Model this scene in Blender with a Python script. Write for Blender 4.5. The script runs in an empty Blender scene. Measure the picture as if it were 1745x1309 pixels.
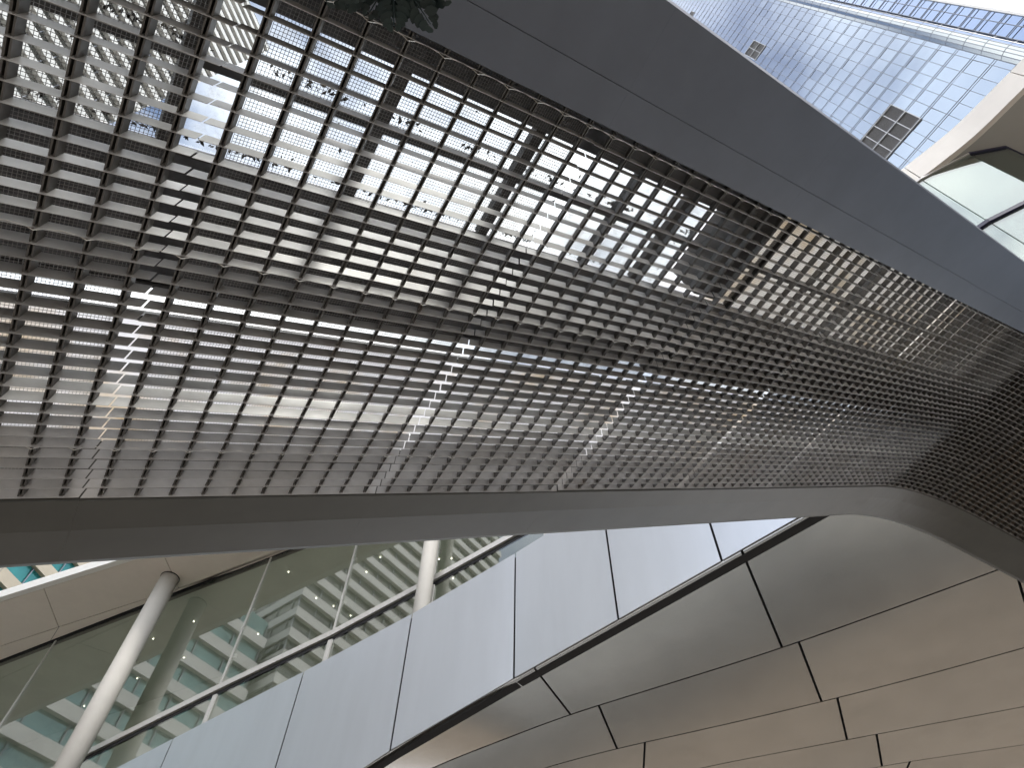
import bpy, bmesh, math, random
import numpy as np
from mathutils import Matrix, Vector, noise

random.seed(7)
rng = np.random.default_rng(7)
SC = bpy.context.scene
COL = SC.collection
EYE = np.array([0.0, 0.0, 1.6])
Z = np.array([0.0, 0.0, 1.0])

# ------------------------------------------------------------------ camera
cam_data = bpy.data.cameras.new('camera')
cam_data.sensor_width = 36.0
cam_data.lens = 24.99
cam_data.clip_start = 0.05
cam_data.clip_end = 4000
cam = bpy.data.objects.new('camera', cam_data)
COL.objects.link(cam)
pitch = math.radians(57.498)
fwd = Vector((0.0, math.cos(pitch), math.sin(pitch)))


fwd.normalize()

CAM_UP_IN_CAM = np.array([0.013106, 0.537113, 0.843404])     # gravity-up seen from the camera (x right, y up, z ahead)
CAM_UP_IN_CAM /= np.linalg.norm(CAM_UP_IN_CAM)
_Y = np.array([0, 0, 1.0]) - CAM_UP_IN_CAM * CAM_UP_IN_CAM[2]; _Y /= np.linalg.norm(_Y)
_X = np.cross(_Y, CAM_UP_IN_CAM); _X = _X if _X[0] > 0 else -_X
def cam_axis(c):
    c = np.array(c, float); return Vector((c @ _X, c @ _Y, c @ CAM_UP_IN_CAM))
ax, ay, az_ = cam_axis((1, 0, 0)), cam_axis((0, 1, 0)), cam_axis((0, 0, 1))
M = Matrix(((ax.x, ay.x, -az_.x, 0), (ax.y, ay.y, -az_.y, 0), (ax.z, ay.z, -az_.z, 1.6), (0, 0, 0, 1)))
cam.matrix_world = M
SC.camera = cam

# ------------------------------------------------------------------ world, sun, exposure
SUN_AZ, SUN_EL = 150.0, 55.0
w = bpy.data.worlds.new('World'); SC.world = w; w.use_nodes = True
nt = w.node_tree; nt.nodes.clear()
def N(t, kind, **kw):
    n = t.nodes.new(kind)
    for k, v in kw.items(): setattr(n, k, v)
    return n
out = N(nt, 'ShaderNodeOutputWorld'); bg = N(nt, 'ShaderNodeBackground')
sky = N(nt, 'ShaderNodeTexSky', sky_type='NISHITA', sun_disc=False)
sky.sun_elevation = math.radians(SUN_EL); sky.sun_rotation = math.radians(SUN_AZ)
sky.air_density = 1.0; sky.dust_density = 2.5; sky.ozone_density = 1.0
tc = N(nt, 'ShaderNodeTexCoord')
mp = N(nt, 'ShaderNodeMapping'); mp.inputs['Scale'].default_value = (1.6, 1.6, 2.6); mp.inputs['Location'].default_value = (0.3, 1.7, 0.2)
nz = N(nt, 'ShaderNodeTexNoise'); nz.inputs['Scale'].default_value = 1.7; nz.inputs['Detail'].default_value = 5; nz.inputs['Roughness'].default_value = .58
cr = N(nt, 'ShaderNodeValToRGB'); cr.color_ramp.elements[0].position = .31; cr.color_ramp.elements[1].position = .55
nz2 = N(nt, 'ShaderNodeTexNoise'); nz2.inputs['Scale'].default_value = 3.2; nz2.inputs['Detail'].default_value = 3
cr2 = N(nt, 'ShaderNodeValToRGB')
cr2.color_ramp.elements[0].position = .3; cr2.color_ramp.elements[0].color = (7.6, 8.0, 8.8, 1)
cr2.color_ramp.elements[1].position = .7; cr2.color_ramp.elements[1].color = (11.4, 11.4, 11.4, 1)
mx = N(nt, 'ShaderNodeMix', data_type='RGBA')
L = nt.links.new
L(tc.outputs['Generated'], mp.inputs['Vector']); L(mp.outputs[0], nz.inputs['Vector']); L(mp.outputs[0], nz2.inputs['Vector'])
L(nz.outputs['Fac'], cr.inputs[0]); L(nz2.outputs['Fac'], cr2.inputs[0])
L(cr.outputs[0], mx.inputs['Factor']); L(sky.outputs[0], mx.inputs['A']); L(cr2.outputs[0], mx.inputs['B'])
L(mx.outputs['Result'], bg.inputs['Color']); bg.inputs['Strength'].default_value = 0.12
L(bg.outputs[0], out.inputs[0])

sun_d = bpy.data.lights.new('sun', 'SUN'); sun_d.energy = 1.1; sun_d.angle = math.radians(10); sun_d.color = (1.0, .95, .88)
sun = bpy.data.objects.new('sun', sun_d); COL.objects.link(sun)
sdir = Vector((math.sin(math.radians(SUN_AZ)) * math.cos(math.radians(SUN_EL)), math.cos(math.radians(SUN_AZ)) * math.cos(math.radians(SUN_EL)), math.sin(math.radians(SUN_EL))))
sun.rotation_euler = sdir.to_track_quat('Z', 'Y').to_euler(); sun.location = (10, -30, 60)
SC.view_settings.view_transform = 'Standard'; SC.view_settings.look = 'None'
SC.view_settings.exposure = 0.95; SC.view_settings.gamma = 1.0; SC.view_settings.use_curve_mapping = False
SC.render.engine = 'CYCLES'
SC.cycles.debug_use_spatial_splits = True
SC.cycles.use_adaptive_sampling = True; SC.cycles.adaptive_threshold = .035; SC.cycles.adaptive_min_samples = 16
w.cycles.sampling_method = 'MANUAL'; w.cycles.sample_map_resolution = 256
SC.cycles.max_bounces = 4; SC.cycles.transparent_max_bounces = 8; SC.cycles.glossy_bounces = 3; SC.cycles.diffuse_bounces = 3
SC.cycles.caustics_reflective = False; SC.cycles.caustics_refractive = False

# ------------------------------------------------------------------ materials
def mat(name, col, rough=.5, metal=0.0, noise_amt=0.0, noise_scale=2.0, bump=0.0, bump_scale=20.0, spec=.5, rust=0.0, stretch=None, rough_var=0.0, vary=0.0, bump_detail=2):
    m = bpy.data.materials.new(name); m.use_nodes = True
    t = m.node_tree; b = t.nodes['Principled BSDF']
    b.inputs['Base Color'].default_value = (*col, 1); b.inputs['Roughness'].default_value = rough
    b.inputs['Metallic'].default_value = metal; b.inputs['Specular IOR Level'].default_value = spec
    g = t.nodes.new('ShaderNodeNewGeometry'); vec = g.outputs['Position']
    if stretch:
        mpn = t.nodes.new('ShaderNodeMapping'); mpn.inputs['Scale'].default_value = stretch
        t.links.new(vec, mpn.inputs[0]); vec = mpn.outputs[0]
    last = None
    if noise_amt:
        n1 = t.nodes.new('ShaderNodeTexNoise'); n1.inputs['Scale'].default_value = noise_scale; n1.inputs['Detail'].default_value = 7; n1.inputs['Roughness'].default_value = .6
        t.links.new(vec, n1.inputs['Vector'])
        r = t.nodes.new('ShaderNodeMapRange'); r.inputs[1].default_value = .25; r.inputs[2].default_value = .75
        r.inputs[3].default_value = 1 - noise_amt; r.inputs[4].default_value = 1 + noise_amt
        t.links.new(n1.outputs['Fac'], r.inputs[0])
        mm = t.nodes.new('ShaderNodeMix'); mm.data_type = 'RGBA'; mm.blend_type = 'MULTIPLY'; mm.inputs['Factor'].default_value = 1
        mm.inputs['A'].default_value = (*col, 1); t.links.new(r.outputs[0], mm.inputs['B'])
        last = mm.outputs['Result']
        if rough_var:
            r2 = t.nodes.new('ShaderNodeMapRange'); r2.inputs[1].default_value = .3; r2.inputs[2].default_value = .7
            r2.inputs[3].default_value = max(.02, rough - rough_var); r2.inputs[4].default_value = rough + rough_var
            t.links.new(n1.outputs['Fac'], r2.inputs[0]); t.links.new(r2.outputs[0], b.inputs['Roughness'])
    if rust:
        n2 = t.nodes.new('ShaderNodeTexNoise'); n2.inputs['Scale'].default_value = 1.3; n2.inputs['Detail'].default_value = 9; n2.inputs['Roughness'].default_value = .72
        t.links.new(g.outputs['Position'], n2.inputs['Vector'])
        r = t.nodes.new('ShaderNodeValToRGB'); r.color_ramp.elements[0].position = .60; r.color_ramp.elements[1].position = .72
        r.color_ramp.elements[1].color = (rust, rust, rust, 1)
        t.links.new(n2.outputs['Fac'], r.inputs[0])
        mm = t.nodes.new('ShaderNodeMix'); mm.data_type = 'RGBA'
        if last: t.links.new(last, mm.inputs['A'])
        else: mm.inputs['A'].default_value = (*col, 1)
        mm.inputs['B'].default_value = (.16, .075, .03, 1)
        t.links.new(r.outputs[0], mm.inputs['Factor']); last = mm.outputs['Result']
    if vary:              # each piece has its own shade
        oi = t.nodes.new('ShaderNodeObjectInfo'); r = t.nodes.new('ShaderNodeMapRange'); r.inputs[3].default_value = 1 - vary; r.inputs[4].default_value = 1 + vary
        t.links.new(oi.outputs['Random'], r.inputs[0])
        mm = t.nodes.new('ShaderNodeMix'); mm.data_type = 'RGBA'; mm.blend_type = 'MULTIPLY'; mm.inputs['Factor'].default_value = 1
        if last: t.links.new(last, mm.inputs['A'])
        else: mm.inputs['A'].default_value = (*col, 1)
        t.links.new(r.outputs[0], mm.inputs['B']); last = mm.outputs['Result']
    if last: t.links.new(last, b.inputs['Base Color'])
    if bump:
        n3 = t.nodes.new('ShaderNodeTexNoise'); n3.inputs['Scale'].default_value = bump_scale; n3.inputs['Detail'].default_value = bump_detail
        t.links.new(vec, n3.inputs['Vector'])
        bp = t.nodes.new('ShaderNodeBump'); bp.inputs['Strength'].default_value = 1.0; bp.inputs['Distance'].default_value = bump
        t.links.new(n3.outputs['Fac'], bp.inputs['Height']); t.links.new(bp.outputs[0], b.inputs['Normal'])
    return m

def glass_mat(name, gloss, tint, trans, rough=.01, dirt=0.0, dirt_col=(.35, .33, .3), gmax=.9):
    """pane: mirror reflection (Fresnel-like share) over a tinted see-through sheet, optional grime"""
    m = bpy.data.materials.new(name); m.use_nodes = True
    t = m.node_tree; t.nodes.clear()
    o = t.nodes.new('ShaderNodeOutputMaterial'); gl = t.nodes.new('ShaderNodeBsdfGlossy'); tr = t.nodes.new('ShaderNodeBsdfTransparent')
    gl.inputs['Roughness'].default_value = rough; gl.inputs['Color'].default_value = (*tint, 1); tr.inputs['Color'].default_value = (*trans, 1)
    lw = t.nodes.new('ShaderNodeLayerWeight'); lw.inputs['Blend'].default_value = .35
    r = t.nodes.new('ShaderNodeMapRange'); r.inputs[3].default_value = gloss; r.inputs[4].default_value = gmax
    t.links.new(lw.outputs['Fresnel'], r.inputs[0])
    mx_ = t.nodes.new('ShaderNodeMixShader'); t.links.new(r.outputs[0], mx_.inputs[0]); t.links.new(tr.outputs[0], mx_.inputs[1]); t.links.new(gl.outputs[0], mx_.inputs[2])
    last = mx_.outputs[0]
    if dirt:
        df = t.nodes.new('ShaderNodeBsdfTranslucent'); df.inputs['Color'].default_value = (*dirt_col, 1)
        g = t.nodes.new('ShaderNodeNewGeometry'); n1 = t.nodes.new('ShaderNodeTexNoise'); n1.inputs['Scale'].default_value = 5; n1.inputs['Detail'].default_value = 12; n1.inputs['Roughness'].default_value = .75
        t.links.new(g.outputs['Position'], n1.inputs['Vector'])
        rr = t.nodes.new('ShaderNodeMapRange'); rr.inputs[1].default_value = .5; rr.inputs[2].default_value = .78; rr.inputs[4].default_value = dirt
        t.links.new(n1.outputs['Fac'], rr.inputs[0])
        m2 = t.nodes.new('ShaderNodeMixShader'); t.links.new(rr.outputs[0], m2.inputs[0]); t.links.new(last, m2.inputs[1]); t.links.new(df.outputs[0], m2.inputs[2]); last = m2.outputs[0]
    t.links.new(last, o.inputs[0]); return m

def translucent_mat(name, col, tcol, share):
    m = bpy.data.materials.new(name); m.use_nodes = True
    t = m.node_tree; t.nodes.clear()
    o = t.nodes.new('ShaderNodeOutputMaterial'); df = t.nodes.new('ShaderNodeBsdfDiffuse'); tl = t.nodes.new('ShaderNodeBsdfTranslucent')
    g = t.nodes.new('ShaderNodeNewGeometry'); n1 = t.nodes.new('ShaderNodeTexNoise'); n1.inputs['Scale'].default_value = 1.1; n1.inputs['Detail'].default_value = 8; n1.inputs['Roughness'].default_value = .65
    t.links.new(g.outputs['Position'], n1.inputs['Vector'])
    ramp = t.nodes.new('ShaderNodeValToRGB'); ramp.color_ramp.elements[0].position = .28; ramp.color_ramp.elements[1].position = .50
    ramp.color_ramp.elements[0].color = (tcol[0] * .80, tcol[1] * .68, tcol[2] * .50, 1); ramp.color_ramp.elements[1].color = (*tcol, 1)
    t.links.new(n1.outputs['Fac'], ramp.inputs[0]); t.links.new(ramp.outputs[0], tl.inputs[0]); df.inputs[0].default_value = (*col, 1)
    mx_ = t.nodes.new('ShaderNodeMixShader'); mx_.inputs[0].default_value = share
    t.links.new(df.outputs[0], mx_.inputs[1]); t.links.new(tl.outputs[0], mx_.inputs[2]); t.links.new(mx_.outputs[0], o.inputs[0]); return m

MT = {}
MT['blade'] = mat('galvanised_blade', (.46, .455, .45), .40, .25, .24, 3.0, rust=.3, vary=.14)
MT['bar'] = mat('cross_channel_steel', (.12, .115, .11), .5, .3, .3, 4.0, rust=.5)
MT['wire'] = mat('wire_mesh_steel', (.34, .34, .345), .5, .3)
MT['cable'] = mat('bright_wire', (.6, .58, .54), .35, .6)
MT['beam'] = mat('dark_grey_cladding', (.107, .124, .160), .38, .0, .12, 1.6, bump=.006, bump_scale=.5, bump_detail=0)
MT['beam_low'] = mat('warm_grey_cladding', (.090, .089, .082), .45, .0, .12, 1.6, spec=.35, bump=.006, bump_scale=.5, bump_detail=0)
MT['deck'] = mat('dark_roof_deck', (.155, .162, .18), .6, .1, .5, 6.0)
MT['steel'] = mat('dark_roof_steel', (.10, .10, .105), .5, .2, .3, 4.0)
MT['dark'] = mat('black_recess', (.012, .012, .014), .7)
MT['brown'] = mat('brown_ceiling_board', (.20, .165, .135), .6, 0, .25, 3.0)
MT['poly'] = translucent_mat('weathered_translucent_sheet', (.58, .575, .55), (.92, .905, .87), .72)
MT['poly_grey'] = translucent_mat('grey_translucent_sheet', (.55, .55, .55), (.93, .93, .94), .75)
MT['skyglass'] = glass_mat('dusty_roof_glass', .03, (1, 1, 1), (.93, .95, .95), dirt=.35, gmax=.18)
MT['litter'] = mat('leaf_litter', (.06, .05, .04), .9, 0, .5, 20)
MT['silver'] = mat('silver_cladding', (.57, .60, .645), .31, .85, .045, .9, stretch=(1.0, 1.0, .16), bump=.02, bump_scale=.3, bump_detail=0, vary=.04)
MT['bronze'] = mat('satin_soffit_cladding', (.53, .52, .495), .22, .85, .10, .7, bump=.02, bump_scale=.16, bump_detail=0, vary=.06)
MT['beige'] = mat('beige_panel', (.72, .66, .61), .5, 0, .04, 1.0)
MT['white_edge'] = mat('white_roof_trim', (.78, .78, .77), .4)
MT['column'] = mat('cream_column_paint', (.50, .485, .45), .7, 0, .06, 1.0, spec=.3)
MT['transom'] = mat('pale_aluminium', (.55, .54, .52), .35, .4)
MT['wallglass'] = glass_mat('olive_curtain_glass', .03, (.94, .96, .94), (.86, .88, .85), gmax=.21)
MT['interior'] = mat('dim_interior', (.60, .62, .57), .8, 0, .1, .5)
MT['lamp'] = None
MT['stonewhite'] = mat('white_painted_band', (.66, .655, .64), .6, 0, .06, .3)
MT['dkglass'] = mat('dark_window_glass', (.05, .055, .05), .06, 0, .3, .15, spec=.8)
MT['teal'] = mat('teal_window_glass', (.03, .19, .19), .08, .3, .3, .2)
MT['paleteal'] = mat('pale_teal_window_glass', (.16, .27, .27), .08, .4, .3, .2)
MT['tan'] = mat('tan_stone', (.40, .36, .28), .6, 0, .1, .8)
MT['blueglass'] = mat('blue_reflective_glass', (.25, .305, .385), .03, 1.0, .04, .08)
MT['blueglass2'] = mat('deep_blue_reflective_glass', (.18, .24, .37), .03, 1.0, .06, .08)
MT['brightglass'] = mat('pale_curved_glass', (.42, .45, .45), .08, 1.0)
MT['mullion'] = mat('grey_mullion', (.20, .215, .25), .4, .4)
MT['louvre'] = mat('dark_louvre', (.10, .095, .09), .5, .2)
MT['louvreframe'] = mat('pale_louvre_frame', (.55, .56, .58), .4, .3)
MT['cream'] = mat('cream_render', (.82, .785, .74), .6, 0, .05, 1.2)
MT['grey_soffit'] = mat('grey_soffit', (.42, .42, .405), .6, 0, .05, 1.0)
MT['bayglass'] = glass_mat('clear_bay_glass', .22, (.95, 1, .98), (.74, .82, .78))
MT['navy'] = mat('navy_frame', (.015, .015, .05), .35)
MT['paving'] = mat('tan_paving', (.215, .185, .15), .75, 0, .2, .6)
MT['strip_pale'] = mat('pale_strip_tone', (.36, .355, .335), .7, 0, .15, .5)
MT['dark_strip_tone'] = mat('dark_strip_tone', (.055, .057, .055), .85, 0, .2, 1.0)
MT['strip_brown'] = mat('brown_strip_tone', (.205, .16, .115), .8, 0, .2, .4)
MT['leaf'] = mat('dark_leaf', (.010, .026, .028), .5, 0, .35, 8)
MT['bark'] = mat('bark', (.10, .075, .05), .9, 0, .4, 12)
def emit_mat():
    m = bpy.data.materials.new('ceiling_downlight'); m.use_nodes = True
    b = m.node_tree.nodes['Principled BSDF']; b.inputs['Emission Color'].default_value = (1, .93, .8, 1); b.inputs['Emission Strength'].default_value = 6.0
    m.cycles.emission_sampling = 'NONE'
    return m
MT['lamp'] = emit_mat()

# ------------------------------------------------------------------ object helpers
def mesh(name, verts, faces, m, smooth=False):
    me = bpy.data.meshes.new(name); me.from_pydata([tuple(map(float, v)) for v in verts], [], faces); me.materials.append(m)
    if smooth: me.polygons.foreach_set('use_smooth', [True] * len(me.polygons))
    me.update(); return me
def link(name, me, parent=None, loc=(0, 0, 0), label=None, cat=None, group=None, kind=None, rot=None):
    o = bpy.data.objects.new(name, me); COL.objects.link(o); o.location = tuple(map(float, loc)); o.parent = parent
    if rot is not None: o.rotation_euler = rot
    if label: o['label'] = label
    if cat: o['category'] = cat
    if group: o['group'] = group
    if kind: o['kind'] = kind
    return o
def thing(name, label, cat, loc, group=None):
    return link(name, None, None, loc, label, cat, group)
ROOT = {}
def part(name, verts, faces, m, root, parent=None, base=None, smooth=False, kind=None, label=None):
    """vertices in world metres; the part hangs under root (or under a part of root)"""
    b = np.array(root.location) if base is None else np.array(base)
    me = mesh(name, np.array(verts, float) - b, faces, m, smooth)
    return link(name, me, parent or root, (0, 0, 0), kind=kind, label=label)
BOXF = [(0, 3, 2, 1), (4, 5, 6, 7), (0, 1, 5, 4), (1, 2, 6, 5), (2, 3, 7, 6), (3, 0, 4, 7)]
def box8(o, a, b, c):
    o, a, b, c = map(np.array, (o, a, b, c)); return [o, o + a, o + a + b, o + b, o + c, o + a + c, o + a + b + c, o + b + c], BOXF
class MB:
    def __init__(s): s.v = []; s.f = []
    def add(s, vf):
        v, f = vf; k = len(s.v); s.v += [np.array(x, float) for x in v]; s.f += [tuple(i + k for i in q) for q in f]; return s
    def box(s, o, a, b, c): return s.add(box8(o, a, b, c))
    def cbox(s, ctr, a, b, c):
        a, b, c = map(np.array, (a, b, c)); return s.box(np.array(ctr) - a / 2 - b / 2 - c / 2, a, b, c)
    def tube(s, pts, r, n=6, closed=False):
        pts = [np.array(p, float) for p in pts]; k = len(s.v)
        rs = r if hasattr(r, '__len__') else [r] * len(pts)
        for i, p in enumerate(pts):
            d = pts[min(i + 1, len(pts) - 1)] - pts[max(i - 1, 0)]; d = d / (np.linalg.norm(d) + 1e-9)
            u = np.cross(d, (0, 0, 1) if abs(d[2]) < .9 else (1, 0, 0)); u /= np.linalg.norm(u); v = np.cross(d, u)
            for q in range(n):
                a = 2 * math.pi * q / n; s.v.append(p + rs[i] * (u * math.cos(a) + v * math.sin(a)))
        for i in range(len(pts) - 1):
            for q in range(n):
                s.f.append((k + i * n + q, k + i * n + (q + 1) % n, k + (i + 1) * n + (q + 1) % n, k + (i + 1) * n + q))
        s.f.append(tuple(k + q for q in range(n))[::-1]); s.f.append(tuple(k + (len(pts) - 1) * n + q for q in range(n))); return s
    def prism(s, poly, ext):
        poly = [np.array(p, float) for p in poly]; e = np.array(ext, float); k = len(s.v); n = len(poly)
        s.v += poly + [p + e for p in poly]
        s.f.append(tuple(range(k, k + n))[::-1]); s.f.append(tuple(range(k + n, k + 2 * n)))
        for i in range(n): s.f.append((k + i, k + (i + 1) % n, k + n + (i + 1) % n, k + n + i))
        return s
    def part(s, name, m, root, parent=None, smooth=False, kind=None, label=None): return part(name, s.v, s.f, m, root, parent, smooth=smooth, kind=kind, label=label)

# ================================================================== SETTING: ground
g = MB().prism([(-400, -400, 0), (400, -400, 0), (400, 400, 0), (-400, 400, 0)], (0, 0, -.3))
o = link('ground', mesh('ground', g.v, g.f, MT['paving']), kind='structure')
# added, unseen ground strips (pale, dark, brown) that vary the reflection in the soffit
def strip(name, d0, d1, zt, m):
    e = np.array([.7173, -.6967, 0]); n = np.array([.6967, .7173, 0]); q = [e * -160 + n * d0, e * 160 + n * d0, e * 160 + n * d1, e * -160 + n * d1]
    b = MB().prism([(p[0], p[1], zt) for p in q], (0, 0, -zt - .1)); link(name, mesh(name, b.v, b.f, m), kind='structure')
strip('added_pale_strip', 24.0, 36.5, .13, MT['strip_pale']); strip('added_dark_strip', 36.5, 44.5, .01, MT['dark_strip_tone']); strip('added_brown_strip', 44.5, 120, .13, MT['strip_brown'])

# ================================================================== CANOPY GEOMETRY
AZ, EL = 1.06772687, .544428588
U0, DU, V0, DV = .29191964, .0640889, 1.1704867, .02720293
K = .25 / DU
S = np.array([math.sin(AZ) * math.cos(EL), math.cos(AZ) * math.cos(EL), math.sin(EL)])
HD = np.array([math.sin(AZ), math.cos(AZ), 0.0])
H = np.array([-math.cos(AZ), math.sin(AZ), 0.0])
NN = np.cross(S, H); NN = NN if NN[2] > 0 else -NN
I_F, R_F = 58.0, 8.0                    # where the incline starts to level out, and on which radius
ARC = R_F * EL / .25
def frame(i):
    """point, tangent and normal of the grille's centre line at bar number i (bars are 0.25 m apart)"""
    if i <= I_F:
        return EYE + K * (NN + S * (U0 + i * DU)), S, NN
    p0 = EYE + K * (NN + S * (U0 + I_F * DU))
    t = min(i - I_F, ARC) * .25 / R_F; a = EL - t
    T = HD * math.cos(a) + Z * math.sin(a); n = -HD * math.sin(a) + Z * math.cos(a)
    c = p0 - R_F * (-HD * math.sin(EL) + Z * math.cos(EL))
    p = c + R_F * n
    if i > I_F + ARC: p = p + HD * (i - I_F - ARC) * .25
    return p, T, n
def pos(i, j, t=0.0, z=0.0):
    p, T, n = frame(i); return p + H * K * (V0 - j * DV) + n * t + Z * z
def jsee(j, t):        # row number of a line that lies t above the grille and is seen against row j from the pavement
    c = V0 / DV; return c - (c - j) * (K + t) / K

canopy = thing('canopy', 'long dark grey sloping canopy with gridded metal soffit crossing overhead', 'canopy', (4.0, 5.0, 0.0))
CB = np.array(canopy.location)
DEP = .105; BT = .0032
B3 = np.stack([S, H, np.cross(S, H)], 1)              # straight pieces are modelled along the slope and turned into it
SLOPE = Matrix(B3.tolist()).to_euler()

def blade_mesh(m0, m1, name):
    isamp = [m0 + .024, m1 - .024] if m1 <= I_F else list(np.arange(m0, m1 + .01, 1.0))
    if m1 > I_F: isamp[0] += .024; isamp[-1] -= .024
    base = frame(m0)[0]; v = []; f = []
    for k, i in enumerate(isamp):
        p = frame(i)[0] - base
        v += [p - H * BT / 2, p + H * BT / 2, p + H * BT / 2 + Z * DEP, p - H * BT / 2 + Z * DEP]
    for k in range(len(isamp) - 1):
        a = 4 * k; b = a + 4
        f += [(a, a + 1, b + 1, b), (a + 1, a + 2, b + 2, b + 1), (a + 2, a + 3, b + 3, b + 2), (a + 3, a, b, b + 3)]
    e = 4 * (len(isamp) - 1); f += [(3, 2, 1, 0), (e, e + 1, e + 2, e + 3)]
    if m1 <= I_F: v = [np.array(p) @ B3 for p in v]
    return mesh(name, v, f, MT['blade'])
def bar_mesh(i, name):
    p, T, n = frame(i); ln = H * K * DV * 38.0; o = H * K * (V0 - 36.55 * DV)
    b = MB(); wd = .032; zb, zt = .024, .108
    b.box(o - T * wd / 2 + Z * zb, T * .004, ln, Z * (zt - zb))
    b.box(o + T * (wd / 2 - .004) + Z * zb, T * .004, ln, Z * (zt - zb))
    b.box(o - T * (wd / 2 - .004) + Z * (zt - .006), T * (wd - .008), ln, Z * .0035)
    b.box(o - T * wd / 2 + Z * (zb - .003), T * .009, ln, Z * .003); b.box(o + T * (wd / 2 - .009) + Z * (zb - .003), T * .009, ln, Z * .003)
    return mesh(name, [p @ B3 for p in b.v] if i <= I_F else b.v, b.f, MT['bar'])
def wire_panel(m0):
    b = MB(); a, e = m0 + .58, m0 + 9.42; zt = .117; r = .0019
    isamp = [a, e] if m0 + 10 <= I_F else list(np.linspace(a, e, 10))
    nrow = int(37.3 / .196)
    for q in range(nrow + 1):
        j = -.95 + q * 37.3 / nrow
        b.tube([pos(i, j, 0, zt) for i in isamp], r, 3)
    ncol = int((e - a) / .0833)
    for q in range(ncol + 1):
        i = a + (e - a) * q / ncol
        b.tube([pos(i, -1.0, 0, zt + .0024), pos(i, 36.4, 0, zt + .0024)], r, 3)
    return b
straight_blade = blade_mesh(0, 10, 'blade'); straight_bar = bar_mesh(0, 'cross_bar')
for m0 in range(-10, 90, 10):
    if m0 < 70:
        if m0 + 10 <= I_F:
            if m0 == -10:
                wb = wire_panel(m0); wire_me = mesh('grille_panel', [(p - frame(m0)[0]) @ B3 for p in wb.v], wb.f, MT['wire'])
            mod = link('grille_panel', wire_me, canopy, frame(m0)[0] - CB, rot=SLOPE)
        else:
            mod = wire_panel(m0).part('grille_panel', MT['wire'], canopy)
    else:
        wb = MB()
        for q in range(10): wb.add(([pos(m0 + q, 36.4, 0, .125), pos(m0 + q + 1, 36.4, 0, .125), pos(m0 + q + 1, -1, 0, .125), pos(m0 + q, -1, 0, .125),
                                     pos(m0 + q, 36.4, 0, .14), pos(m0 + q + 1, 36.4, 0, .14), pos(m0 + q + 1, -1, 0, .14), pos(m0 + q, -1, 0, .14)], BOXF))
        mod = wb.part('grille_panel', MT['brown'], canopy)
    cur = m0 + 10 > I_F
    bm_ = blade_mesh(m0, m0 + 10, 'blade') if cur else straight_blade
    p0 = frame(m0)[0]
    for j in range(-1, 37):
        jit = random.gauss(0, .0022)
        q = p0 + H * (K * (V0 - j * DV) + jit) + Z * random.gauss(0, .0012)
        if cur: link('blade', bm_, mod, q - CB)
        else: link('blade', bm_, mod, (q - p0) @ B3, rot=(random.gauss(0, .012), 0, random.gauss(0, .0012)))
    for q in range(10):
        i = m0 + q + .5
        if i <= I_F and not cur: link('cross_bar', straight_bar, mod, (frame(i)[0] - p0) @ B3)
        elif i <= I_F: link('cross_bar', straight_bar, mod, frame(i)[0] - CB, rot=SLOPE)
        else: link('cross_bar', bar_mesh(i, 'cross_bar'), mod, frame(i)[0] - CB)
# bright cables laced through the grille
for jw in (3.85, 19.85, 35.83):
    b = MB(); pts = []
    for i in np.arange(-9.5, 89, 1.0):
        pts += [pos(i, jw, 0, -.004), pos(i + .18, jw + .10, 0, .012), pos(i + .5, jw + .16, 0, .016), pos(i + .82, jw + .10, 0, .012)]
    b.tube(pts, .0028, 5).part('lacing_wire', MT['cable'], canopy)

# edge beams: folded cladding, one panel per module
def beam(name, prof, m, i0, i1, root):
    for a in range(i0, i1, 10):
        isamp = [a + .0025, a + 9.9975] if a + 10 <= I_F else [a + .0025] + list(np.arange(a + 1, a + 10)) + [a + 9.9975]
        b = MB(); n = None
        rings = []
        for i in isamp:
            P_, T, nn = frame(i); pr = prof(i); rings.append([P_ + H * K * (V0 - jj * DV) + nn * t for jj, t in pr])
        n = len(rings[0]); v = [p for r in rings for p in r]; f = []
        for k in range(len(rings) - 1):
            for q in range(n): f.append((k * n + q, k * n + (q + 1) % n, (k + 1) * n + (q + 1) % n, (k + 1) * n + q))
        f.append(tuple(range(n))[::-1]); f.append(tuple((len(rings) - 1) * n + q for q in range(n)))
        part(name, v, f, m, root)
def prof_low(i):
    jo = -8.55 - 1.5 * min(max((i + 2) / 64, 0), 1)
    return [(-1.15, .03), (-1.25, -.012), (jsee(-4.5, -.03), -.03), (jsee(-4.62, -.031), -.031), (jsee(jo + .3, -.01), -.01), (jsee(jo, .02), .02), (jsee(jo, .02), .80), (-1.15, .80)]
def prof_up(i):
    return [(36.62, .04), (36.40, -.030), (jsee(38.93, -.012), -.012), (jsee(38.94, -.012), -.002), (jsee(38.97, -.012), -.002), (jsee(38.98, -.012), -.012), (jsee(44.35, .03), .03), (jsee(44.48, .06), .06), (jsee(44.4, .06), .82), (36.62, .82)]
beam('lower_edge_beam_panel', prof_low, MT['beam_low'], -10, 90, canopy)
beam('upper_edge_beam_panel', prof_up, MT['beam'], -10, 90, canopy)

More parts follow.
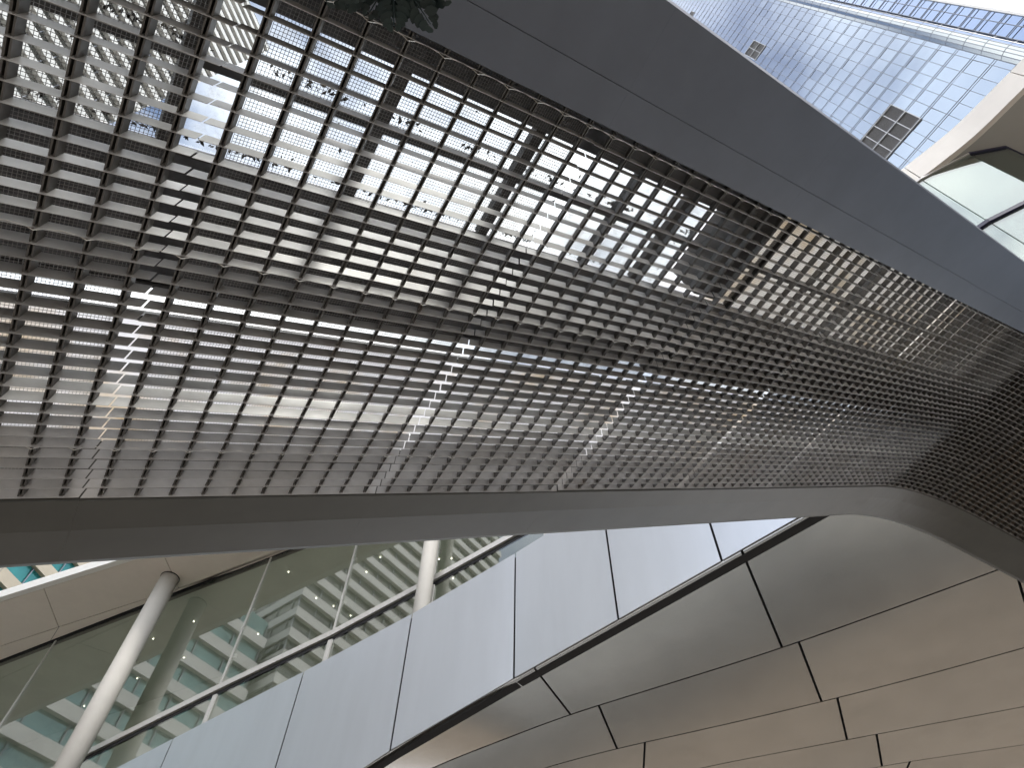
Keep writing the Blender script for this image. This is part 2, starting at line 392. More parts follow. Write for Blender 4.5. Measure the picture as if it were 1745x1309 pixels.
# roof over the grille: glass strips, dark decks, translucent sheets, cross beams
TR = .6
def sheet(name, i0, i1, j0, j1, t, th, m, gap=.006, step=None):
    isamp = [i0 + gap, i1 - gap] if i1 <= I_F else list(np.linspace(i0 + gap, i1 - gap, max(2, int(i1 - i0) + 1)))
    b = MB()
    for k in range(len(isamp) - 1):
        a, c = isamp[k], isamp[k + 1]
        b.add(([pos(a, j1, t), pos(c, j1, t), pos(c, j0, t), pos(a, j0, t), pos(a, j1, t + th), pos(c, j1, t + th), pos(c, j0, t + th), pos(a, j0, t + th)], BOXF))
    return b.part(name, m, canopy)
for a in range(-20, 70, 10):
    sheet('roof_deck', a, a + 10, 14.1, 23.7, TR, .06, MT['deck'])
    sheet('translucent_sheet', a, a + 10, -1.2, .9, TR, .012, MT['poly_grey'])
for a in range(-20, 20, 10):
    sheet('roof_deck', a, a + 10, 33.1, 37.2, TR - .03, .06, MT['deck'])
    sheet('roof_glass', a, a + 5, 23.8, 33.0, TR + .05, .012, MT['skyglass'])
    sheet('roof_glass', a + 5, a + 10, 23.8, 33.0, TR + .05, .012, MT['skyglass'])
for a in range(-20, 70, 10):
    sheet('roof_glass', a, a + 10, 11.5, 14.0, TR + .05, .012, MT['skyglass'])
    sheet('translucent_sheet', a, a + 10, 1.0, 11.3, TR + .02, .012, MT['poly_grey'])
sheet('roof_deck', 20, 23, 33.1, 37.2, TR - .03, .06, MT['deck'])
for a in range(23, 68, 5):
    sheet('translucent_sheet', a, a + 5, 23.8, 37.0, TR + .04, .012, MT['poly'], gap=.06)
def rbox(name, i0, i1, j0, j1, t0, t1, m):
    v = [pos(i0, j1, t0), pos(i1, j1, t0), pos(i1, j0, t0), pos(i0, j0, t0), pos(i0, j1, t1), pos(i1, j1, t1), pos(i1, j0, t1), pos(i0, j0, t1)]
    return part(name, v, BOXF, m, canopy)
for a, b_ in ((-20, 20.4), (22.4, 52.2), (53.2, 58)):
    rbox('purlin', a, b_, 28.9, 29.4, TR - .06, TR + .04, MT['steel'])
    rbox('purlin', a, b_, 23.5, 23.95, TR - .05, TR - .002, MT['steel'])
    rbox('purlin', a, b_, 13.9, 14.25, TR - .05, TR - .002, MT['steel'])
    rbox('purlin', a, b_, 11.1, 11.55, TR - .05, TR + .015, MT['steel'])
rbox('cross_beam', 20.5, 22.3, 25.4, 36.3, TR - .30, TR + .12, MT['steel'])
rbox('cross_beam', 52.3, 53.1, 25.4, 36.3, TR - .25, TR + .12, MT['steel'])
for i in (-10, -5, 0, 5.0, 10, 15, 18): rbox('glazing_bar', i - .20, i + .20, 29.4, 33.1, TR - .02, TR + .045, MT['steel']); rbox('glazing_bar', i - .18, i + .18, 23.9, 28.9, TR - .02, TR + .045, MT['steel'])
for i in range(25, 66, 5): rbox('glazing_bar', i - .10, i + .10, 23.9, 36.5, TR - .02, TR + .035, MT['steel']) if abs(i - 52.7) > 1 else None
for m0 in (60,):
    b = MB()
    for q in range(10): b.add(([pos(m0 + q, 36.4, 0, .14), pos(m0 + q + 1, 36.4, 0, .14), pos(m0 + q + 1, -1, 0, .14), pos(m0 + q, -1, 0, .14),
                                pos(m0 + q, 36.4, 0, .16), pos(m0 + q + 1, 36.4, 0, .16), pos(m0 + q + 1, -1, 0, .16), pos(m0 + q, -1, 0, .16)], BOXF))
    b.part('backing_board', MT['deck'], canopy)
# leaf litter lying on the roof glass along the purlins
b = MB()
for q in range(1500):
    i = random.uniform(-6, 20); j = random.choice([29.6 + abs(random.gauss(0, .35)), 24.1 + abs(random.gauss(0, .25)), 14.0 - abs(random.gauss(0, .2)), random.uniform(24, 33)] if q % 6 == 0 else [29.6 + abs(random.gauss(0, .3)), 24.1 + abs(random.gauss(0, .25)), 14 - abs(random.gauss(0, .2))])
    dens = noise.noise((i * .5, j * .1, 3.1))
    if dens < -.05 and q % 6: continue
    c = pos(i, j, TR + .064); r = random.uniform(.004, .016); a = random.uniform(0, 6.3); p, T, n = frame(i)
    u = T * math.cos(a) + H * math.sin(a); v_ = H * math.cos(a) - T * math.sin(a)
    b.prism([c - u * r * 1.6, c - v_ * r * .7, c + u * r * 1.6, c + v_ * r * .7], n * .006)
b.part('leaf_litter', MT['litter'], canopy, kind='stuff')

# ================================================================== PANEL-CLAD BUILDING AHEAD
SB = 15.0 / 13.0
def sc(p): p = np.array(p, float); q = (p - EYE) * SB + EYE; return q
clad = thing('clad_building', 'metal panelled building with silver fascia, curved soffit and glazed upper storey', 'building', (2.0, 30.0, 0.0))
E_ = np.array([.7173, -.6967, 0]); NF = np.array([.6967, .7173, 0]); FB = sc((7.09, 12.01, 14.6)); ZF = FB[2]
# the fascia runs straight on the right and bends at the third joint; left of it the lower edge dips a little
A_BEND = -9.51 * SB; E2 = np.array([.8192, -.5736, 0]); NF2 = np.array([.5736, .8192, 0]); FK = FB + E_ * A_BEND
def fpt(a, z, off=0.0):
    p = FB + E_ * a + NF * off if a >= A_BEND - 1e-6 else FK + E2 * (a - A_BEND) + NF2 * off
    return np.array([p[0], p[1], z])
ftop = lambda a: np.interp(a, [-60, -35, A_BEND - 13.6, A_BEND - 5.1, A_BEND, 4], [18.9, 20.6, 21.1, 21.75, 22.45, 22.0])
fbot = lambda a: ZF - max(0.0, A_BEND - a) ** 1.25 * .113
edges = [-52.0, -41.0, -30.5, A_BEND - 11.3, A_BEND - 5.25, A_BEND, -5.59 * SB, -2.21 * SB, 2.5 * SB]
for a, c in zip(edges[:-1], edges[1:]):
    left = c <= A_BEND + 1e-6
    a += .04; c -= .04
    MB().prism([fpt(a, fbot(a) + .07), fpt(c, fbot(c) + .07), fpt(c, ftop(c)), fpt(a, ftop(a))], (NF2 if left else NF) * .03).part('fascia_panel', MT['silver'], clad)
for lo_, hi_, nn_ in ((edges[0], A_BEND - .002, NF2), (A_BEND, edges[-1], NF)):
    xs = [x for x in edges if lo_ + .01 < x < hi_ - .01]; xs = [lo_] + xs + [hi_]
    MB().prism([fpt(x, fbot(x) - .02, .16) for x in xs] + [fpt(x, ftop(x) - .06, .16) for x in xs[::-1]], nn_ * .3).part('fascia_backing', MT['dark'], clad)

# soffit panels, plan outlines of the panel rows
LN = dict(
 A=[(-40, 59.5), (-12, 30.9), (-4.81, 23.56), (.27, 18.44), (3.03, 15.71), (5.43, 13.38), (7.09, 12.01), (10, 9.2)],
 B=[(-38, 60.5), (-9.6, 30.9), (-6, 27.2), (-2.46, 23.46), (-.14, 21.86), (1.77, 20.4), (3.22, 19.6), (7.69, 16.98), (10.23, 15.26), (12.71, 13.51), (13.12, 13.22), (18, 9.8)],
 C=[(-35, 61), (-7, 30.5), (-2.5, 25.9), (1.33, 23.29), (3.48, 22.14), (6.79, 20.67), (9.53, 19.35), (10.06, 19.1), (12.38, 17.86), (14.51, 16.64), (20, 13.4)],
 D=[(-31, 62), (-3.5, 30.5), (2, 25.6), (6.43, 23.07), (9.08, 22.0), (10.9, 21.25), (11.77, 20.9), (15.62, 19.34), (22, 16.7)],
 E=[(-28, 63), (0, 31), (6, 26), (11.95, 22.82), (13.21, 22.39), (16.42, 21.32), (23, 19.1)],
 F=[(-25, 64), (3, 32), (9, 27.5), (13.5, 25.2), (17.2, 23.8), (24, 21.5)])
JT = dict(AB=[((-20, 39), (-18.5, 40.2)), ((-8, 26.8), (-6.9, 28.2)), ((.75, 18.0), (1.95, 20.25)), ((5.72, 13.15), (7.69, 16.98))],
 BC=[((-14, 35.5), (-12.5, 36.5)), ((-5, 26.2), (-3.6, 27)), ((3.0, 19.71), (3.48, 22.14)), ((8.2, 16.7), (9.53, 19.35)), ((12.8, 13.45), (14.9, 16.45))],
 CD=[((-9, 32.6), (-7.5, 35)), ((-1.5, 25.2), (-.6, 27.8)), ((4.44, 21.7), (4.57, 24.1)), ((10.06, 19.1), (10.9, 21.25)), ((16.2, 15.6), (17.3, 18.6))],
 DE=[((-4, 31), (-3, 34.5)), ((4, 24.4), (5.6, 26.3)), ((11.77, 20.9), (12.27, 22.7)), ((18.5, 18.1), (19.2, 20.4))],
 EF=[((2, 29.3), (5, 30.5)), ((13.21, 22.39), (13.3, 25.3)), ((20, 20.1), (20.6, 22.6))])
def cum(pl): d_ = np.linalg.norm(np.diff(pl, axis=0), axis=1); return np.concatenate([[0], np.cumsum(d_)])
def smooth_line(pl):
    pl = np.array(pl, float); c = cum(pl); s = np.linspace(0, c[-1], 160); out_ = np.stack([np.interp(s, c, pl[:, k]) for k in (0, 1)], 1)
    for _ in range(14): out_[1:-1] = out_[1:-1] * .5 + (out_[:-2] + out_[2:]) * .25
    return out_
LS = {k: (smooth_line(v) if k != 'A' else np.array([np.array((7.09, 12.01)) + (np.array((.7173, -.6967)) * a) for a in np.linspace(-62, 4.2, 160)])) for k, v in LN.items()}
def near_s(pl, q): c = cum(pl); return c[int(np.argmin(np.linalg.norm(pl - np.array(q), axis=1)))]
def cut(pl, a, b_):
    c = cum(pl); s = np.concatenate([[a], c[(c > a + .05) & (c < b_ - .05)], [b_]]); return np.stack([np.interp(s, c, pl[:, k]) for k in (0, 1)], 1)
def shift(pl, d_):
    t = np.gradient(pl, axis=0); t /= np.linalg.norm(t, axis=1)[:, None] + 1e-9; n = np.stack([-t[:, 1], t[:, 0]], 1); return pl + n * d_
ZS = ZF
for r, (x, y) in enumerate(zip('ABCDE', 'BCDEF')):
    gx, gy = (.035 if r == 0 else .028 - .004 * r), .028 - .004 * r
    A_, B_ = shift(LS[x], gx), shift(LS[y], -gy)
    js = JT[x + y]; cuts = [(0, 0)] + [(near_s(A_, p), near_s(B_, q)) for p, q in js] + [(cum(A_)[-1], cum(B_)[-1])]
    for (a0, b0), (a1, b1) in zip(cuts[:-1], cuts[1:]):
        pa, pb = cut(A_, a0 + .035, a1 - .035), cut(B_, b0 + .035, b1 - .035)
        rs = lambda q: np.stack([np.interp(np.linspace(0, cum(q)[-1], 22), cum(q), q[:, k]) for k in (0, 1)], 1)
        pa, pb = rs(pa), rs(pb); v = []
        for p, q in zip(pa, pb):
            u_, w_ = sc((p[0], p[1], 14.6)), sc((q[0], q[1], 14.6)); u_[2] = w_[2] = ZS
            if r == 0:        # first row hangs from the fascia's lower edge
                aa = float((u_ - FB) @ E_)
                if aa < A_BEND: ll = (aa - A_BEND) * .985; u_ = fpt(A_BEND + ll, fbot(A_BEND + ll), gx)
            v += [u_, w_, w_ + Z * .06, u_ + Z * .06]
        nv = len(v); v += [x for k in range(22) for x in (v[4 * k], v[4 * k + 1])]
        f = [(3, 2, 1, 0), (84, 85, 86, 87)]
        for k in range(21):
            b0_ = 4 * k; f += [(b0_ + 1, b0_ + 2, b0_ + 6, b0_ + 5), (b0_ + 2, b0_ + 3, b0_ + 7, b0_ + 6), (b0_ + 3, b0_, b0_ + 4, b0_ + 7)]
        under = len(f)
        for k in range(21): f.append((nv + 2 * k, nv + 2 * k + 1, nv + 2 * k + 3, nv + 2 * k + 2))
        o_ = part('soffit_panel', v, f, MT['bronze'], clad)
        for p_ in o_.data.polygons[under:]: p_.use_smooth = True
pl = [sc((p[0], p[1], 14.6)) for p in shift(LS['A'], .2)] + [sc((p[0], p[1], 14.6)) for p in LS['F'][::-1]]
for p in pl: p[2] = ZS + .16
MB().prism(pl, Z * .3).part('soffit_backing', MT['dark'], clad)

# glazed storey
SG = SB * 1.07
def sg(p): return (np.array(p, float) - EYE) * SG + EYE
TG = np.array([.8829, -.4695, 0]); NG = np.array([.4695, .8829, 0]); GO = sg((-6.76, 25.82, 22.14)); ZH = (29.1 - 1.6) * SG + 1.6
def gpt(a, z, off=0.0):       # a along the glass line in survey units, z absolute in survey units
    p = GO + TG * a * SG + NG * off; return np.array([p[0], p[1], (z - 1.6) * SG + 1.6])
ztr = lambda a: np.interp(a, [-40, -17.62, -13.54, -6.72, 0, 3.76, 7.2, 16], [15.2, 19.18, 19.93, 21.12, 22.14, 23.05, 23.9, 26.0])
zlo = lambda a: ztr(a) - 3.0
MU = [-38.8, -30.9, -22.95, -14.9, -6.9, -.95, 4.04, 9.5, 15]
for a, c in zip(MU[:-1], MU[1:]):
    MB().prism([gpt(a + .02, ztr(a) + .12), gpt(c - .02, ztr(c) + .12), gpt(c - .02, 29.0), gpt(a + .02, 29.0)], NG * .03).part('glass_pane', MT['wallglass'], clad)
    MB().prism([gpt(a + .02, zlo(a)), gpt(c - .02, zlo(c)), gpt(c - .02, ztr(c) - .35), gpt(a + .02, ztr(a) - .35)], NG * .03).part('glass_pane', MT['wallglass'], clad)
    q = .004; MB().prism([gpt(a + q, ztr(a) - .17, -.16), gpt(c - q, ztr(c) - .17, -.16), gpt(c - q, ztr(c) + .12, -.16), gpt(a + q, ztr(a) + .12, -.16)], NG * .28).part('transom', MT['transom'], clad)
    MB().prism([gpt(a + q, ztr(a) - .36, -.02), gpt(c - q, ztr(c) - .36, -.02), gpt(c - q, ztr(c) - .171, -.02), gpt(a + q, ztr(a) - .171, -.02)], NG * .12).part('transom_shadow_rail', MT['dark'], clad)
for a in MU[1:-1]:
    MB().box(gpt(a - .035, ztr(a) + .13, -.10), TG * .07 * SG, NG * .09, Z * (29 - ztr(a) - .13) * SG).part('mullion_fin', MT['transom'], clad)
    MB().box(gpt(a - .11, zlo(a), -.12), TG * .22 * SG, NG * .10, Z * 2.62 * SG).part('mullion_post', MT['transom'], clad)
    for zz in (ztr(a) + 1.6, ztr(a) + 4.3):
        MB().box(gpt(a - .14, zz, .05), TG * .28 * SG, NG * .12, Z * .25).part('glass_clamp', MT['transom'], clad)
MB().box(gpt(-38.8, 29.0, -.03), TG * 53.8 * SG, NG * .35, Z * .32).part('head_shade_strip', MT['dark'], clad)  # black strip stands in for the shade in the gap above the glass
# dim interior behind the glass
MB().box(gpt(-40, 18.0, 9), TG * 56 * SG, NG * .3, Z * 14).part('interior_wall', MT['interior'], clad)
MB().box(gpt(-40, 29.2, .4), TG * 56 * SG, NG * 9, Z * .3).part('interior_ceiling', MT['interior'], clad)
MB().box(gpt(-40, 17.7, .2), TG * 56 * SG, NG * 9, Z * .3).part('interior_floor', MT['interior'], clad)
MB().box(gpt(-40, 18.0, .2), NG * 9, TG * .3, Z * 14).part('interior_wall', MT['interior'], clad)
MB().box(gpt(16, 18.0, .2), NG * 9, TG * .3, Z * 14).part('interior_wall', MT['interior'], clad)
for q in range(18):
    a, off = random.uniform(-28, 8), random.uniform(1.2, 7.5); c = gpt(a, 29.16, off); r = .032
    MB().prism([c + r * np.array([math.cos(k * math.pi / 4), math.sin(k * math.pi / 4), 0]) for k in range(8)], -Z * .03).part('downlight', MT['lamp'], clad)
# roof overhang seen from below
OE = [(-48, 41.5), (-29.3, 33.37), (-21.42, 30.02), (-8, 24.3), (6, 18.4)]
GE = [(-48, 45.4), (-30.75, 37.32), (-26.57, 35.43), (-14.06, 29.72), (2, 22.4)]
HE = [gpt(a, 29.1, -.06)[:2] for a in (-50, -27.5, -23.1, -6.9, 8)]
OE = [sg((*p, 0))[:2] for p in OE]; GE = [sg((*p, 0))[:2] for p in GE]
OEs, GEs, HEs = [np.array(x) for x in (OE, GE, HE)]
def along(pl, x): return np.array([x, np.interp(x, pl[:, 0], pl[:, 1])])
def flat(pts, z): return [np.array([p[0], p[1], z]) for p in pts]
xj_o = [sg((x, 0, 0))[0] for x in (-48, -37.5, -26.34, -18.83, -9, 4)]
xj_g = [sg((x, 0, 0))[0] for x in (-48, -37.9, -26.57, -18.6, -9, 2)]
xj_h = [sg((x, 0, 0))[0] for x in (-47.5, -38.6, -27.46, -19.3, -9, 2)]
for k in range(5):
    gp = .03
    MB().prism(flat([along(OEs, xj_o[k] + gp), along(OEs, xj_o[k + 1] - gp), along(GEs, xj_g[k + 1] - gp) + (0, -.03), along(GEs, xj_g[k] + gp) + (0, -.03)], ZH), Z * .08).part('eaves_soffit_panel', MT['beige'], clad)
    MB().prism(flat([along(GEs, xj_g[k] + gp) + (0, .03), along(GEs, xj_g[k + 1] - gp) + (0, .03), along(HEs, xj_h[k + 1] - gp) + (-.0, -.12), along(HEs, xj_h[k] + gp) + (-.0, -.12)], ZH - .015), Z * .08).part('eaves_soffit_panel', MT['beige'], clad)
MB().prism(flat([OEs[0] + (0, .1), OEs[1] + (0, .1), OEs[2] + (0, .1), OEs[3] + (0, .1), OEs[4] + (0, .1), HEs[4], HEs[3], HEs[1], HEs[0]], ZH + .12), Z * .5).part('eaves_backing', MT['dark'], clad)
for k in range(4):
    p, q = OEs[k], OEs[k + 1]; d_ = (q - p) / np.linalg.norm(q - p); n_ = np.array([d_[1], -d_[0]]); n_ = n_ if n_[1] < 0 else -n_
    MB().prism(flat([p + n_ * .02, q + n_ * .02, q + n_ * .42, p + n_ * .42], ZH + .02), Z * .75).part('roof_trim', MT['white_edge'], clad)
def column(x, y, z0, z1, r, name):
    b = MB(); n = 40
    b.tube([(x, y, z0), (x, y, z1)], r, n); o_ = b.part(name, MT['column'], clad, smooth=False)
    for p_ in o_.data.polygons:
        if len(p_.vertices) == 4: p_.use_smooth = True
    b = MB(); b.tube([(x, y, z1 - .055), (x, y, z1 + .06)], r * 1.05, n); b.part('column_shade_ring', MT['dark'], clad)  # black ring stands in for the shadow joint where column meets soffit
c1 = sg((-18.88, 30.96, 29.1)); column(c1[0], c1[1], 17.5, ZH, .50 * SG, 'column')
c2 = gpt(4.04, 20, -.75); column(c2[0], c2[1], 19.5, ZH, .33 * SG, 'column')

# ================================================================== BANDED TOWER on the left (seen through the grille and mirrored in the glass)
TB = np.array([.309, .951, 0]); NBf = np.array([.951, -.309, 0]); Q0 = np.array([-55.6, 23.0, 0])
def banded(root, org, t, n, length, depth, z0, z1, pitch, band, win_m, band_m, bay):
    core = MB().box(org - n * .6 - n * depth, n * depth, t * length, Z * z1); core.part('wall', win_m, root)
    nfl = int((z1 - z0) / pitch)
    for k in range(nfl):
        z = z0 + k * pitch
        o_ = org - n * .6 - n * (depth * .999); o_[2] = z
        MB().box(o_ - t * .25, n * (depth + .6), t * (length + .5), Z * band).part('spandrel_band', band_m, root)
        b = MB()
        for q in np.arange(0, length + .01, bay):
            pz = org + t * q - n * .55; pz[2] = z + band
            b.box(pz - t * .06, t * .12, n * .18, Z * (pitch - band))
        for q in np.arange(1, depth, bay):
            pz = org + t * length - n * (.6 + q); pz[2] = z + band
            b.box(pz - n * .06, n * .12, t * .15, Z * (pitch - band))
        b.part('window_mullions', MT['mullion'], root)
tow = thing('banded_tower', 'tall tower with white floor bands and dark windows behind the grille', 'building', Q0)
banded(tow, Q0 - TB * 42, TB, NBf, 42, 26, 4, 176, 3.3, 1.35, MT['dkglass'], MT['stonewhite'], 3.0)
wing = thing('banded_block', 'lower white banded block beside the tall tower at left', 'building', Q0 + TB * 2)
banded(wing, Q0 + TB * 2 - NBf * 2, TB, NBf, 26, 24, 4, 62, 3.6, 1.4, MT['paleteal'], MT['stonewhite'], 4.0)
# teal block beyond
Q1 = np.array([-62.0, 60.0, 0]) + TB * 6
tealb = thing('teal_building', 'tan banded building with teal glass above the roof edge at far left', 'building', Q1)
banded(tealb, Q1, TB, NBf, 40, 25, 4, 105, 4.6, 1.7, MT['teal'], MT['tan'], 3.2)

# ================================================================== BLUE GLASS TOWER at upper right
AT = math.radians(-29.5); TT = np.array([math.sin(AT), math.cos(AT), 0]); NT = np.array([math.cos(AT), -math.sin(AT), 0]); DT = 45.0; QT = DT / 60.0
def tpt(a, z, off=0.0):      # a and z in survey units (60 m away), off in metres, positive = into the building
    p = NT * DT + TT * a * QT + NT * off; return np.array([p[0], p[1], (z) * QT + 1.6])
gt = thing('glass_tower', 'tall blue glass curtain wall tower with grey mullions and louvred vents', 'tower', (*(NT * DT)[:2], 0))
GB = np.array(gt.location)
FL = 4.77; CW = 1.79; Z00 = 100.9 - 21 * FL; A0 = -18.57; A1 = -19.32
MB().prism([tpt(3, -2, .35), tpt(-25.2, -2, .35), tpt(-25.2, -2, 14), tpt(3, -2, 14)], Z * 300).part('core', MT['mullion'], gt)
vents = {}
for (a0, a1, z0, z1) in ((-9.62, -2.46, 105.67, 115.21), (-9.62, -6.04, 181.99, 191.53), (-9.62, -7.83, 262.9, 267.7)): vents[(a0, a1, z0, z1)] = 1
def in_vent(a, z): return any(a0 - .1 < a < a1 + .1 and z0 < z < z1 for a0, a1, z0, z1 in vents)
pane_w, pane_h = CW * QT - .05, FL * QT - .42
bp_ = MB().box((0, 0, 0), TT * pane_w, NT * .03, Z * pane_h); pane_me = mesh('glass_pane', bp_.v, bp_.f, MT['blueglass'])
bs_ = MB().box((0, 0, 0), TT * pane_w, NT * .03, Z * .30); span_me = mesh('spandrel_pane', bs_.v, bs_.f, MT['blueglass'])
rest = MB(); count = 0; cells = []
for fl in range(0, 78):
    for cidx in range(0, 13):
        a = A0 + cidx * CW; z = Z00 + fl * FL
        if a + CW * .5 > 3.2: continue
        if in_vent(a + CW / 2, z + FL / 2): continue
        cells.append((abs(fl - 26), fl, cidx, a, z))
cells.sort()
for _, fl, cidx, a, z in cells:
    p = tpt(a, z) + TT * .025 + Z * .36
    if 17 <= fl <= 48 and count < 300:
        count += 1
        link('glass_pane', pane_me, gt, p - GB, rot=(random.gauss(0, .004), random.gauss(0, .004), random.gauss(0, .004)))
    else: rest.box(p, TT * pane_w, NT * .03, Z * pane_h)
    rest.box(tpt(a, z) + TT * .025 + Z * .04, TT * pane_w, NT * .03, Z * .28)
rest.part('far_glass_panes', MT['blueglass'], gt, kind='stuff')
MB().prism([tpt(A1 + .02, -2), tpt(A0 - .04, -2), tpt(A0 - .04, -2, .03), tpt(A1 + .02, -2, .03)], Z * 290).part('edge_glazing', MT['blueglass'], gt)
for cidx in range(0, 13):
    MB().box(tpt(A0 + cidx * CW, -2, -.03) - TT * .02, TT * .04, NT * .07, Z * 290).part('mullion', MT['mullion'], gt)
for fl in range(10, 78):
    b = MB(); zz = Z00 + fl * FL
    for dz in (0, .40): MB().box(tpt(3.2, zz, -.02) + Z * dz, TT * (A1 - 3.2) * QT, NT * .05, Z * .06).part('floor_rail', MT['mullion'], gt)
for (a0, a1, z0, z1) in vents:
    nz_ = 2; na_ = max(1, int(round((a1 - a0) / 1.8)))
    for q in range(na_):
        for r_ in range(nz_):
            aa, ab = a0 + (a1 - a0) * q / na_, a0 + (a1 - a0) * (q + 1) / na_; za, zb = z0 + (z1 - z0) * r_ / nz_, z0 + (z1 - z0) * (r_ + 1) / nz_
            b = MB(); b.box(tpt(aa + .06, za + .1, .1), TT * (ab - aa - .12) * QT, NT * .05, Z * (zb - za - .2) * QT)
            ns = 16
            for s_ in range(ns): b.box(tpt(aa + .06 + (ab - aa - .12) * (s_ + .2) / ns, za + .1, .0), TT * (ab - aa) * QT / ns * .45, NT * .1, Z * (zb - za - .2) * QT)
            b.part('louvre_panel', MT['louvre'], gt)
    b = MB()
    for q in range(na_ + 1): b.box(tpt(a0 + (a1 - a0) * q / na_, z0, -.12) - TT * .04, TT * .08, NT * .12, Z * (z1 - z0) * QT)
    for r_ in range(nz_ + 1): b.box(tpt(a0, z0 + (z1 - z0) * r_ / nz_, -.14) - Z * .06, TT * (a1 - a0) * QT, NT * .12, Z * .12)
    b.part('vent_frame', MT['louvreframe'], gt)
# rounded bright corner bay and the deep blue face beyond
def bulge(u): return tpt(-19.35 - 2.75 * u, 0, .0 - .45 * math.sin(math.pi * u) ** .8)
us = np.linspace(0, 1, 7)
for k in range(6):
    p, q = bulge(us[k]), bulge(us[k + 1]); m_ = MT['brightglass'] if k < 4 else MT['blueglass2']
    for z in np.arange(40, 330, FL):
        pass
    d_ = (q - p) / np.linalg.norm(q - p)
    b = MB()
    for z in np.arange(0, 370, FL):
        b.box(p + d_ * .03 + Z * (z * QT + .06), (q - p) - d_ * .06, NT * .03, Z * (FL * QT - .12))
    b.part('curved_bay_glazing', m_, gt, kind='stuff')
    MB().box(p - NT * .03 - d_ * .03, d_ * .06, NT * .08, Z * 290).part('mullion', MT['mullion'], gt)
    b = MB()
    for z in np.arange(0, 370, FL): b.box(p + Z * (z * QT - .03) - NT * .02, q - p, NT * .06, Z * .06)
    b.part('curved_bay_rails', MT['mullion'], gt, kind='stuff')
for c0, c1_ in ((-22.1, -23.7), (-23.7, -25.25)):
    b = MB()
    for k, z in enumerate(np.arange(-1, 365, 3.95)): b.box(tpt(c0 - .03, z + .12), TT * (c1_ - c0 + .06) * QT, NT * .03, Z * (3.95 * QT - .18))
    b.part('blue_glazing', MT['blueglass2'], gt, kind='stuff')
for z in np.arange(79, 250, 3.95):
    for dz in (0, .38): MB().box(tpt(-22.0, z + dz, -.04), TT * -3.3 * QT, NT * .07, Z * .05).part('floor_rail', MT['mullion'], gt)
for a in (-22.1, -23.7): MB().box(tpt(a, -2, -.05) - TT * .03, TT * .06, NT * .1, Z * 290).part('mullion', MT['mullion'], gt)
MB().box(tpt(-25.2, -2, -.15), TT * .22, NT * .5, Z * 295).part('edge_fin', MT['transom'], gt)

# ================================================================== CREAM BALCONY BAY at right
bay = thing('balcony_bay', 'cream rounded balcony slab with glass bay and navy frames at upper right', 'balcony', (14.0, 4.0, 0.0))
ZB = 19.6; e_pts = [(13.6, -2.5), (13.2, -.6), (12.85, .9), (12.33, 2.17), (11.86, 2.84), (11.52, 3.37), (11.15, 3.95), (10.41, 4.76), (9.82, 5.36), (8.9, 6.2), (7.6, 7.3)]
def fine(pl, n=40):
    pl = np.array(pl, float); c = cum(pl); s = np.linspace(0, c[-1], n); o_ = np.stack([np.interp(s, c, pl[:, k]) for k in (0, 1)], 1)
    for _ in range(6): o_[1:-1] = o_[1:-1] * .5 + (o_[:-2] + o_[2:]) * .25
    return o_
ef = fine(e_pts, 60); ce = cum(ef)
nin = np.array([.75, .66])
MB().prism([(p[0] + .05, p[1] + .05, ZB + .012) for p in ef] + [(9.5, 9.5, ZB + .012), (20, 9.5, ZB + .012), (20, -2.5, ZB + .012)], Z * .85).part('slab', MT['grey_soffit'], bay)
jx = [near_s(ef, q) for q in ((11.95, 2.70), (10.1, 5.1))]; cuts = [0] + jx + [ce[-1]]
for a, c in zip(cuts[:-1], cuts[1:]):
    seg = cut(ef, a + .012, c - .012); inn = seg + nin * .14
    MB().prism([(p[0], p[1], ZB) for p in seg] + [(p[0], p[1], ZB) for p in inn[::-1]], Z * .94).part('fascia_panel', MT['cream'], bay)
gl = [(9.9, 5.3), (10.15, 5.05), (11.12, 4.40), (11.95, 4.22), (12.5, 4.42), (13.6, 4.9)]
for k in range(len(gl) - 1):
    p, q = np.array([*gl[k], 0]), np.array([*gl[k + 1], 0]); d_ = (q - p) / np.linalg.norm(q - p); n_ = np.array([-d_[1], d_[0], 0])
    MB().box(p + d_ * .012 + Z * 16.55, (q - p) - d_ * .024, n_ * .02, Z * (ZB - 16.62)).part('glass_pane', MT['bayglass'], bay)
    MB().box(p + d_ * .012 + Z * 13.4, (q - p) - d_ * .024, n_ * .02, Z * 3.0).part('glass_pane', MT['bayglass'], bay)
    MB().box(p - n_ * .04 + Z * (ZB - .07), q - p, n_ * .10, Z * .07).part('top_rail', MT['navy'] if k >= 2 else MT['transom'], bay)
    MB().box(p - n_ * .05 + Z * 16.42, q - p, n_ * .12, Z * .12).part('transom', MT['navy'], bay)
# inside the bay: curved white wall, dark ceiling strip, floor
arc = [(10.4 + 2.3 * math.sin(t), 7.9 - 2.3 * math.cos(t)) for t in np.linspace(-.2, .62, 14)]
b = MB().prism([(x, y, 15.9) for x, y in arc] + [(x + .0, y + .25, 15.9) for x, y in arc[::-1]], Z * (ZB - 15.9)); b.part('inner_wall', MT['white_edge'], bay)
MB().box((13.6, 8.2, 15.6), (5, 0, 0), (0, .3, 0), Z * 4.0).part('inner_wall', MT['grey_soffit'], bay)
MB().box((10.2, 5.3, 16.40), (7, .0, 0), (0, 2.8, 0), Z * .25).part('inner_floor', MT['grey_soffit'], bay)

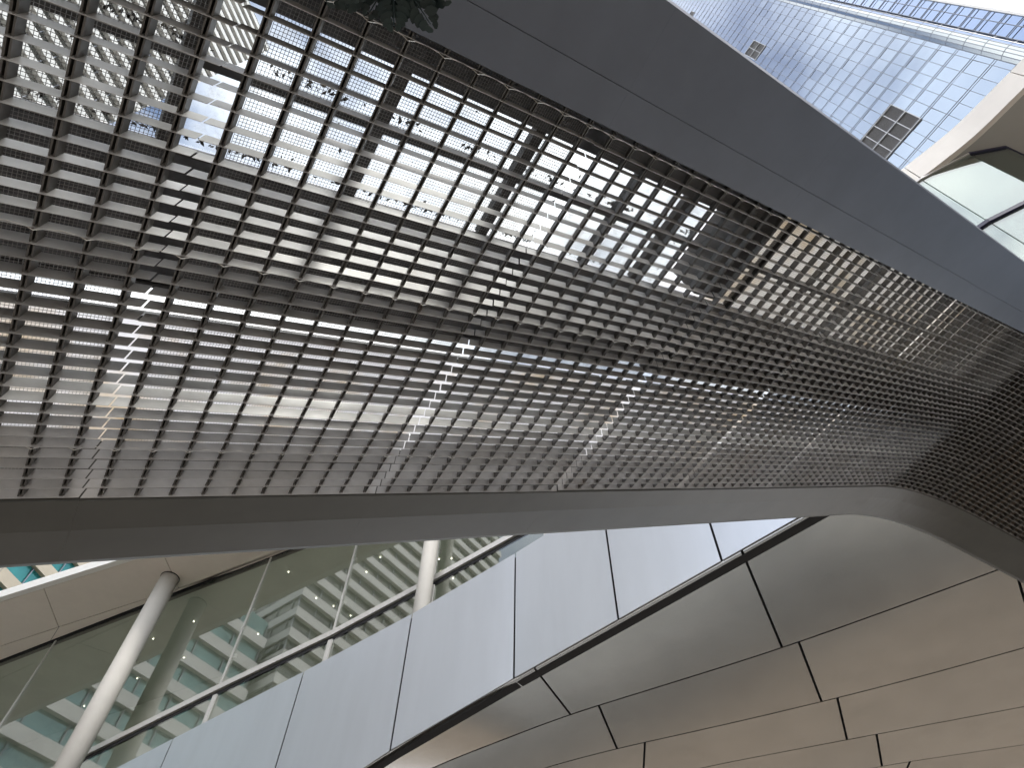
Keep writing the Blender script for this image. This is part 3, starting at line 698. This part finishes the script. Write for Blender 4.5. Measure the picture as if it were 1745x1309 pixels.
# ================================================================== TREE with an overhanging spray of pinnate leaves
tree = thing('tree', 'dark leafy branch hanging at the top edge in front of the grille', 'tree', (-1.2, -1.6, 0.0))
tip = np.array([-.50, .22, 1.6 + 3.0])
b = MB(); b.tube([(-1.2, -1.6, 0), (-1.18, -1.55, 1.5), (-1.1, -1.4, 3.2), (-.95, -1.0, 4.4), (-.75, -.45, 4.95), (-.51, .13, 4.72)], [.09, .08, .065, .045, .025, .012], 10).part('trunk', MT['bark'], tree, smooth=True)
lb = MB()
def frond(o_, dirn, length, nleaf, wmax, droop):
    dirn = np.array(dirn, float); dirn /= np.linalg.norm(dirn); side = np.cross(dirn, Z); side /= np.linalg.norm(side)
    pts = [o_ + dirn * length * t - Z * droop * t * t for t in np.linspace(0, 1, nleaf + 1)]
    lb.tube(pts, .0025, 4)
    for k in range(1, nleaf + 1):
        t = k / nleaf; ln = wmax * (math.sin(math.pi * min(1, .18 + .75 * t)) ** .7)
        for sgn in (-1, 1):
            ld = side * sgn * .85 + dirn * .55; ld /= np.linalg.norm(ld); ld = ld + Z * random.uniform(-.25, .15); wv = np.cross(ld, Z); wv /= np.linalg.norm(wv)
            wd = length / nleaf * .68; c = pts[k] + ld * .006; tw = Z * random.uniform(-.3, .3)
            poly = [c, c + ld * ln * .3 + (wv + tw) * wd * .9, c + ld * ln * .65 + (wv + tw) * wd, c + ld * ln * .88 + (wv + tw) * wd * .5, c + ld * ln, c + ld * ln * .88 - (wv + tw) * wd * .5, c + ld * ln * .65 - (wv + tw) * wd, c + ld * ln * .3 - (wv + tw) * wd * .9]
            lb.prism(poly, Z * .0015)
for q in range(15):
    a = random.uniform(-1.5, 1.5); o_ = np.array([-.50, .13, 4.72]) + np.array([random.gauss(0, .05), random.gauss(0, .035), random.gauss(0, .05)])
    frond(o_, (math.sin(a), math.cos(a) * .9, random.uniform(-.2, .1)), random.uniform(.13, .22), 8, random.uniform(.055, .075), random.uniform(.02, .06))
lb.part('crown', MT['leaf'], tree, kind='stuff')
